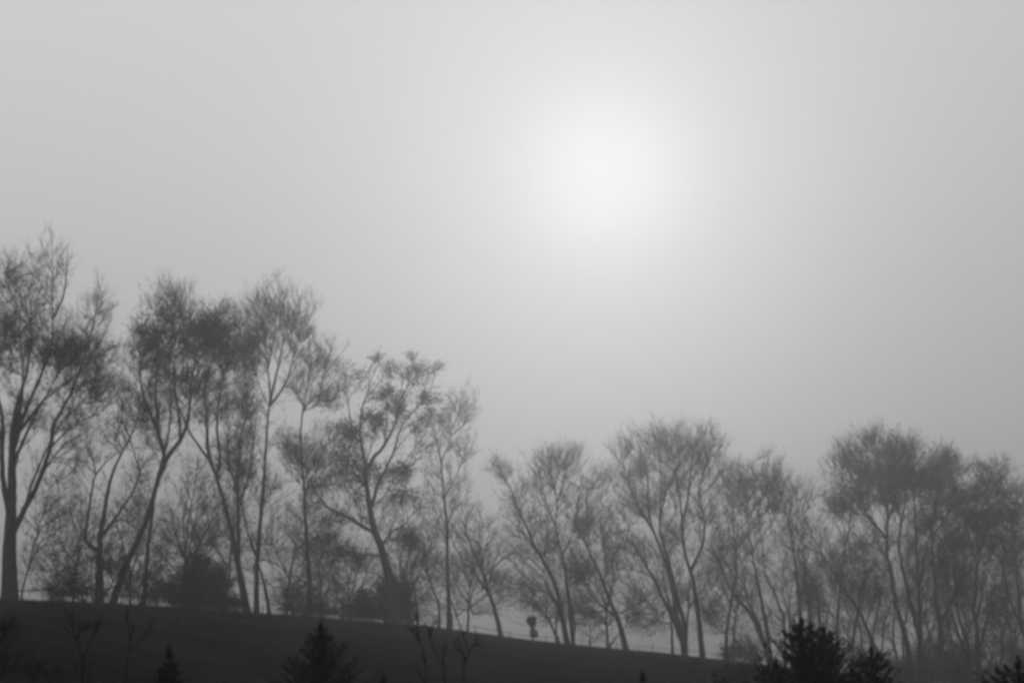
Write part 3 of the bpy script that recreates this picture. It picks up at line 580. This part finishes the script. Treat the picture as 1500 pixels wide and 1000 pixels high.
bush('low brush between the two dark evergreens on the right', 1265, 990, [(1255, 960, 22, 24, 34, 700), (1300, 975, 24, 18, 34, 900), (1230, 950, 20, 26, 30, 500)], 1)

# ------------------------------------------------------------------ the box on its post
px, py = 781, 939
D = ridge_d(px) - 0.5; b = P(px, py, D); g = gz(b[0], b[1]); mp_ = D / F_PX; base = np.array((b[0], b[1], g))
root = empty('post_box', base); tag(root, 'dark box on a short post with a bushy tuft above it on the ridge', 'post box')
q = Buf(); q.box((0, 0, 0.14 - 0.1), (0.13, 0.13, 0.48)); q.obj('post', MAT['wood'], root)
q = Buf(); q.box((0.02, 0, 0.40), (0.40, 0.42, 0.44), 0.15); q.obj('box', MAT['wood'], root)
q = Buf(); q.box((0.02, 0, 0.6405), (0.46, 0.48, 0.035), 0.15); q.obj('lid', MAT['wood'], root)
q = Buf(); q.box((0.26, -0.05, 0.36), (0.07, 0.2, 0.26), 0.15); q.obj('door_flap', MAT['wood'], root)
q = Buf(); q.box((-0.02, 0.0, 0.80), (0.16, 0.14, 0.32), 0.3); q.obj('stake', MAT['wood'], root)
r2 = np.random.default_rng(3); nn = 900
hh = r2.uniform(0, 1, nn) ** 0.8; aa = r2.uniform(0, 2 * math.pi, nn); rr = (0.09 + 0.20 * np.sin(hh * 2.3)) * np.sqrt(r2.uniform(0, 1, nn)) * r2.uniform(0.7, 1.15, nn)
lp = np.stack((-0.07 - 0.05 * hh + rr * np.cos(aa), rr * np.sin(aa), 0.78 + 0.62 * hh), 1)
v, f = leaf_quads(r2, lp, 0.13, -1.1); tag(mesh_obj('tuft', v, f, MAT['leaf'], root), kind='stuff')

# ------------------------------------------------------------------ dark evergreens near the camera
def conifer(label, px, py, depth, half_w, seed, drop=None, nbr=260, blades=105, lean=0.0, shape=1.12, fat=1.0):
    """half_w: half width in photo pixels at the bottom edge of the picture"""
    rng = np.random.default_rng(seed); top = P(px, py, depth); g = gz(top[0], top[1]); mpp = depth / F_PX
    base = np.array((top[0], top[1], g)); H = top[2] - g
    zb = P(px, 1000, depth)[2]; tb = max(0.02, min(0.95, (zb - g) / H)); R0 = half_w * mpp / (1 - tb) ** shape
    root = empty('evergreen_tree', base); tag(root, label, 'evergreen', 'dark evergreens in the foreground')
    c = np.array([(lean * (t ** 2) * H, 0, -0.15 + t * (H + 0.13)) for t in np.linspace(0, 1, 9)]); q = Buf()
    v, f = tubes(c[None], (np.linspace(0.035, 0.004, 9) * (1 + H * 0.2))[None], 7); q.add(v, f); q.obj('trunk', MAT['bark'], root, True)
    paths = []; BV = []; 
    for i in range(nbr):
        t = 0.03 + 0.95 * (i / nbr) ** 0.8; a = i * 2.399963 + rng.uniform(-0.4, 0.4); L = R0 * (1 - t) ** shape * rng.uniform(0.6, 1.0) + 0.02
        if rng.random() < 0.12: L *= 1.22
        o = np.array((lean * t * t * H, 0, t * H)); rise = rng.uniform(0.3, 0.55) * (0.6 + 0.9 * t)
        s = np.linspace(0, 1, 6)[:, None]; dr = np.array((math.cos(a), math.sin(a), 0))
        p = o + dr * L * s + np.array((0, 0, 1)) * L * (rise * 0.45 * s + rise * 0.7 * s ** 2) + np.cumsum(rng.normal(size=(6, 3)) * 0.012 * (L + 0.2), 0)
        if i >= nbr - 8:      # the leader and its closest shoots
            ld = (1.0, 0.85, 0.7, 0.6, 0.5, 0.4, 0.35, 0.3)[nbr - 1 - i] * min(0.085, 0.06 * H)
            p = np.array((lean * 0.8 * H, 0, H * 0.97)) + np.array((math.cos(a) * 0.22, math.sin(a) * 0.22, 1.0)) * ld * s * (1.0 if i < nbr - 1 else 1.25)
            if i == nbr - 1: p[:, :2] = np.array((lean * H, 0))
            L = 0.03
        paths.append(p)
        m = max(16, int(blades * (L / R0) ** 0.7)); tt = rng.uniform(0.0, 1, m) ** 0.75
        idx = np.minimum((tt * 5).astype(int), 4); fr = (tt * 5 - idx)[:, None]; c0 = p[idx] * (1 - fr) + p[idx + 1] * fr; dd = unit(p[idx + 1] - p[idx])
        # side sprays: short sprigs off the branch, each with a few needles
        sp = unit(dd * 0.9 + rng.normal(size=(m, 3)) * 0.75 + np.array((0, 0, 0.45))); sl = (0.020 + 0.09 * L * (1 - 0.8 * tt))[:, None] * rng.uniform(0.4, 1.1, (m, 1)) * fat
        for k in range(4):
            w = rng.uniform(0, 1, (m, 1)); pp = c0 + sp * sl * w; nd = unit(sp + rng.normal(size=(m, 3)) * 0.5); ln = rng.uniform(0.012, 0.036, (m, 1)); sdv = unit(np.cross(nd, rng.normal(size=(m, 3)))) * 0.0035
            BV.append(np.stack((pp - sdv, pp + sdv, pp + nd * ln), 1).reshape(-1, 3))
    v, f = tubes(np.array(paths), np.broadcast_to(np.linspace(0.006, 0.0015, 6), (nbr, 6)), 4)
    tag(mesh_obj('branches', v, f, MAT['bark'], root), kind='stuff')
    BV = np.vstack(BV); tag(mesh_obj('needles', BV, np.arange(len(BV)).reshape(-1, 3), MAT['needle'], root), kind='stuff')
    return root
conifer('dark spiky evergreen with upswept tips at the bottom left of centre', 470, 916, 17, 52, 21, nbr=300)
conifer('big dark bushy evergreen, the tallest one at the bottom right', 1174, 904, 18, 62, 22, nbr=400, blades=130, shape=0.92)
conifer('dark bushy evergreen merging with the right side of the tallest one', 1206, 916, 19.5, 56, 23, nbr=360, blades=130, shape=0.92)
conifer('smaller dark evergreen with a narrow tip right of the tallest one', 1276, 946, 18, 32, 24, nbr=300, shape=0.85)
conifer('tiny dark evergreen tip poking into the lower left', 248, 957, 15, 15, 25, nbr=200)
conifer('dark evergreen tip in the bottom right corner', 1491, 966, 15, 30, 26, nbr=300, shape=0.75)
conifer('tiny dark evergreen tip below the broad fan tree', 941, 990, 16, 8, 27, nbr=80)
conifer('lowest tiny evergreen tip right of the spiky evergreen', 562, 995, 16, 8, 28, nbr=80)
conifer('small low evergreen tucked against the left side of the tallest one', 1136, 968, 17, 22, 29, nbr=220)

# ------------------------------------------------------------------ bare saplings near the camera
SG = 'bare saplings in the foreground'
def wide(st): return [(p_, a_ * 1.35, b_ * 1.9) for p_, a_, b_ in st]
kw = dict(twig=(0.07, 3), leaf=0.02, tip_r=0.0021, up=0.5, depth_is_abs=True, side=0, dark=True)
tree('sapling', 'dark bare forked sapling in front of the grass at the lower left', 'sapling', 15, [
    ([(120, 1000), (120, 965), (115, 945), (108, 928), (106, 910), (107, 893)], 3.6, 1.6), ([(121, 962), (128, 950), (134, 934), (140, 922)], 2.4, 1.4), ([(112, 936), (116, 924), (118, 914)], 1.8, 1)],
    [(103, 902, 9, 16, 10, 0), (122, 918, 9, 12, 8, 4), (142, 920, 9, 12, 9, 4), (110, 975, 12, 12, 6, 4), (140, 975, 14, 12, 6, 4)], SG, **kw)
tree('sapling', 'thin bare sapling with one straight side branch at the lower left', 'sapling', 15, [
    ([(184, 1000), (187, 965), (190, 940), (188, 915), (186, 893)], 3, 1.2), ([(189, 957), (202, 940), (212, 930), (221, 921)], 2, 1), ([(190, 936), (194, 922), (195, 912)], 1.6, 1)],
    [(187, 900, 6, 14, 5, 0), (218, 924, 7, 8, 4, 0), (196, 918, 6, 8, 3, 0)], SG, **kw)
tree('sapling', 'bare bent sapling, left one of three below the slim bare tree', 'sapling', 16, [
    ([(624, 1000), (621, 970), (618, 947), (610, 934), (602, 922)], 3, 1.3), ([(613, 937), (611, 922), (610, 910)], 2, 1)], [(603, 922, 12, 12, 9, 0), (614, 912, 8, 12, 6, 0), (610, 970, 12, 12, 5, 2)], SG, **kw)
tree('sapling', 'bare bent sapling, middle one of three below the slim bare tree', 'sapling', 15.5, [
    ([(651, 1000), (645, 975), (639, 958), (632, 942), (628, 926), (622, 910)], 3, 1.3), ([(630, 930), (634, 918), (640, 908)], 1.8, 1)], [(624, 916, 10, 12, 8, 0), (638, 914, 9, 12, 7, 0), (648, 962, 9, 16, 5, 2)], SG, **kw)
tree('sapling', 'taller bare forked sapling, right one of three below the slim bare tree', 'sapling', 15.5, [
    ([(678, 1000), (683, 972), (687, 956), (682, 940), (677, 924), (670, 905), (661, 880)], 3, 1.2), ([(687, 957), (693, 947), (699, 941)], 2, 1), ([(682, 970), (679, 955), (676, 945)], 1.5, 0.8)],
    [(676, 928, 14, 18, 10, 0), (698, 940, 9, 10, 6, 0), (672, 950, 8, 12, 4, 0)], SG, **kw)
tree('shrub', 'dark tangled bare shrub at the bottom left corner', 'shrub', 16, [
    ([(-8, 1000), (-4, 960), (4, 930), (16, 912), (22, 902)], 4, 1.2), ([(-6, 970), (-2, 940), (0, 915)], 3, 1.2), ([(4, 1000), (16, 975), (34, 955)], 2.5, 1), ([(50, 1000), (58, 985), (70, 970)], 2, 1)],
    [(4, 925, 22, 18, 50, 240), (10, 960, 26, 20, 40, 200), (40, 970, 30, 18, 30, 120), (70, 985, 24, 14, 20, 80)], None, **kw)
tree('shrub', 'dark low tangled shrub left of the tallest evergreen', 'shrub', 45, [
    ([(1085, 1000), (1082, 985), (1075, 972)], 3, 1), ([(1092, 1000), (1098, 985), (1102, 974)], 3, 1), ([(1075, 1000), (1066, 988), (1058, 982)], 2.5, 1)],
    [(1078, 984, 20, 9, 40, 260), (1104, 984, 16, 10, 30, 260), (1060, 994, 14, 8, 20, 120), (1090, 996, 36, 8, 40, 300)], None, twig=(0.2, 4), leaf=0.05, tip_r=0.005, up=0.5, depth_is_abs=True, side=0)

# ------------------------------------------------------------------ the haze
bx = Buf(); bx.box((0, 140, 8.0), (400, 360, 36.0))
vm = bpy.data.materials.new('haze'); vm.use_nodes = True; t = vm.node_tree; t.nodes.clear()
pv = t.nodes.new('ShaderNodeVolumePrincipled'); mo = t.nodes.new('ShaderNodeOutputMaterial'); t.links.new(pv.outputs[0], mo.inputs['Volume'])
pv.inputs['Color'].default_value = (0.92, 0.92, 0.92, 1); pv.inputs['Density'].default_value = FOG_DENSITY; pv.inputs['Anisotropy'].default_value = 0.9
hz = bx.obj('haze', vm); tag(hz, 'even grey fog lying over the whole hillside', 'fog', kind='stuff')
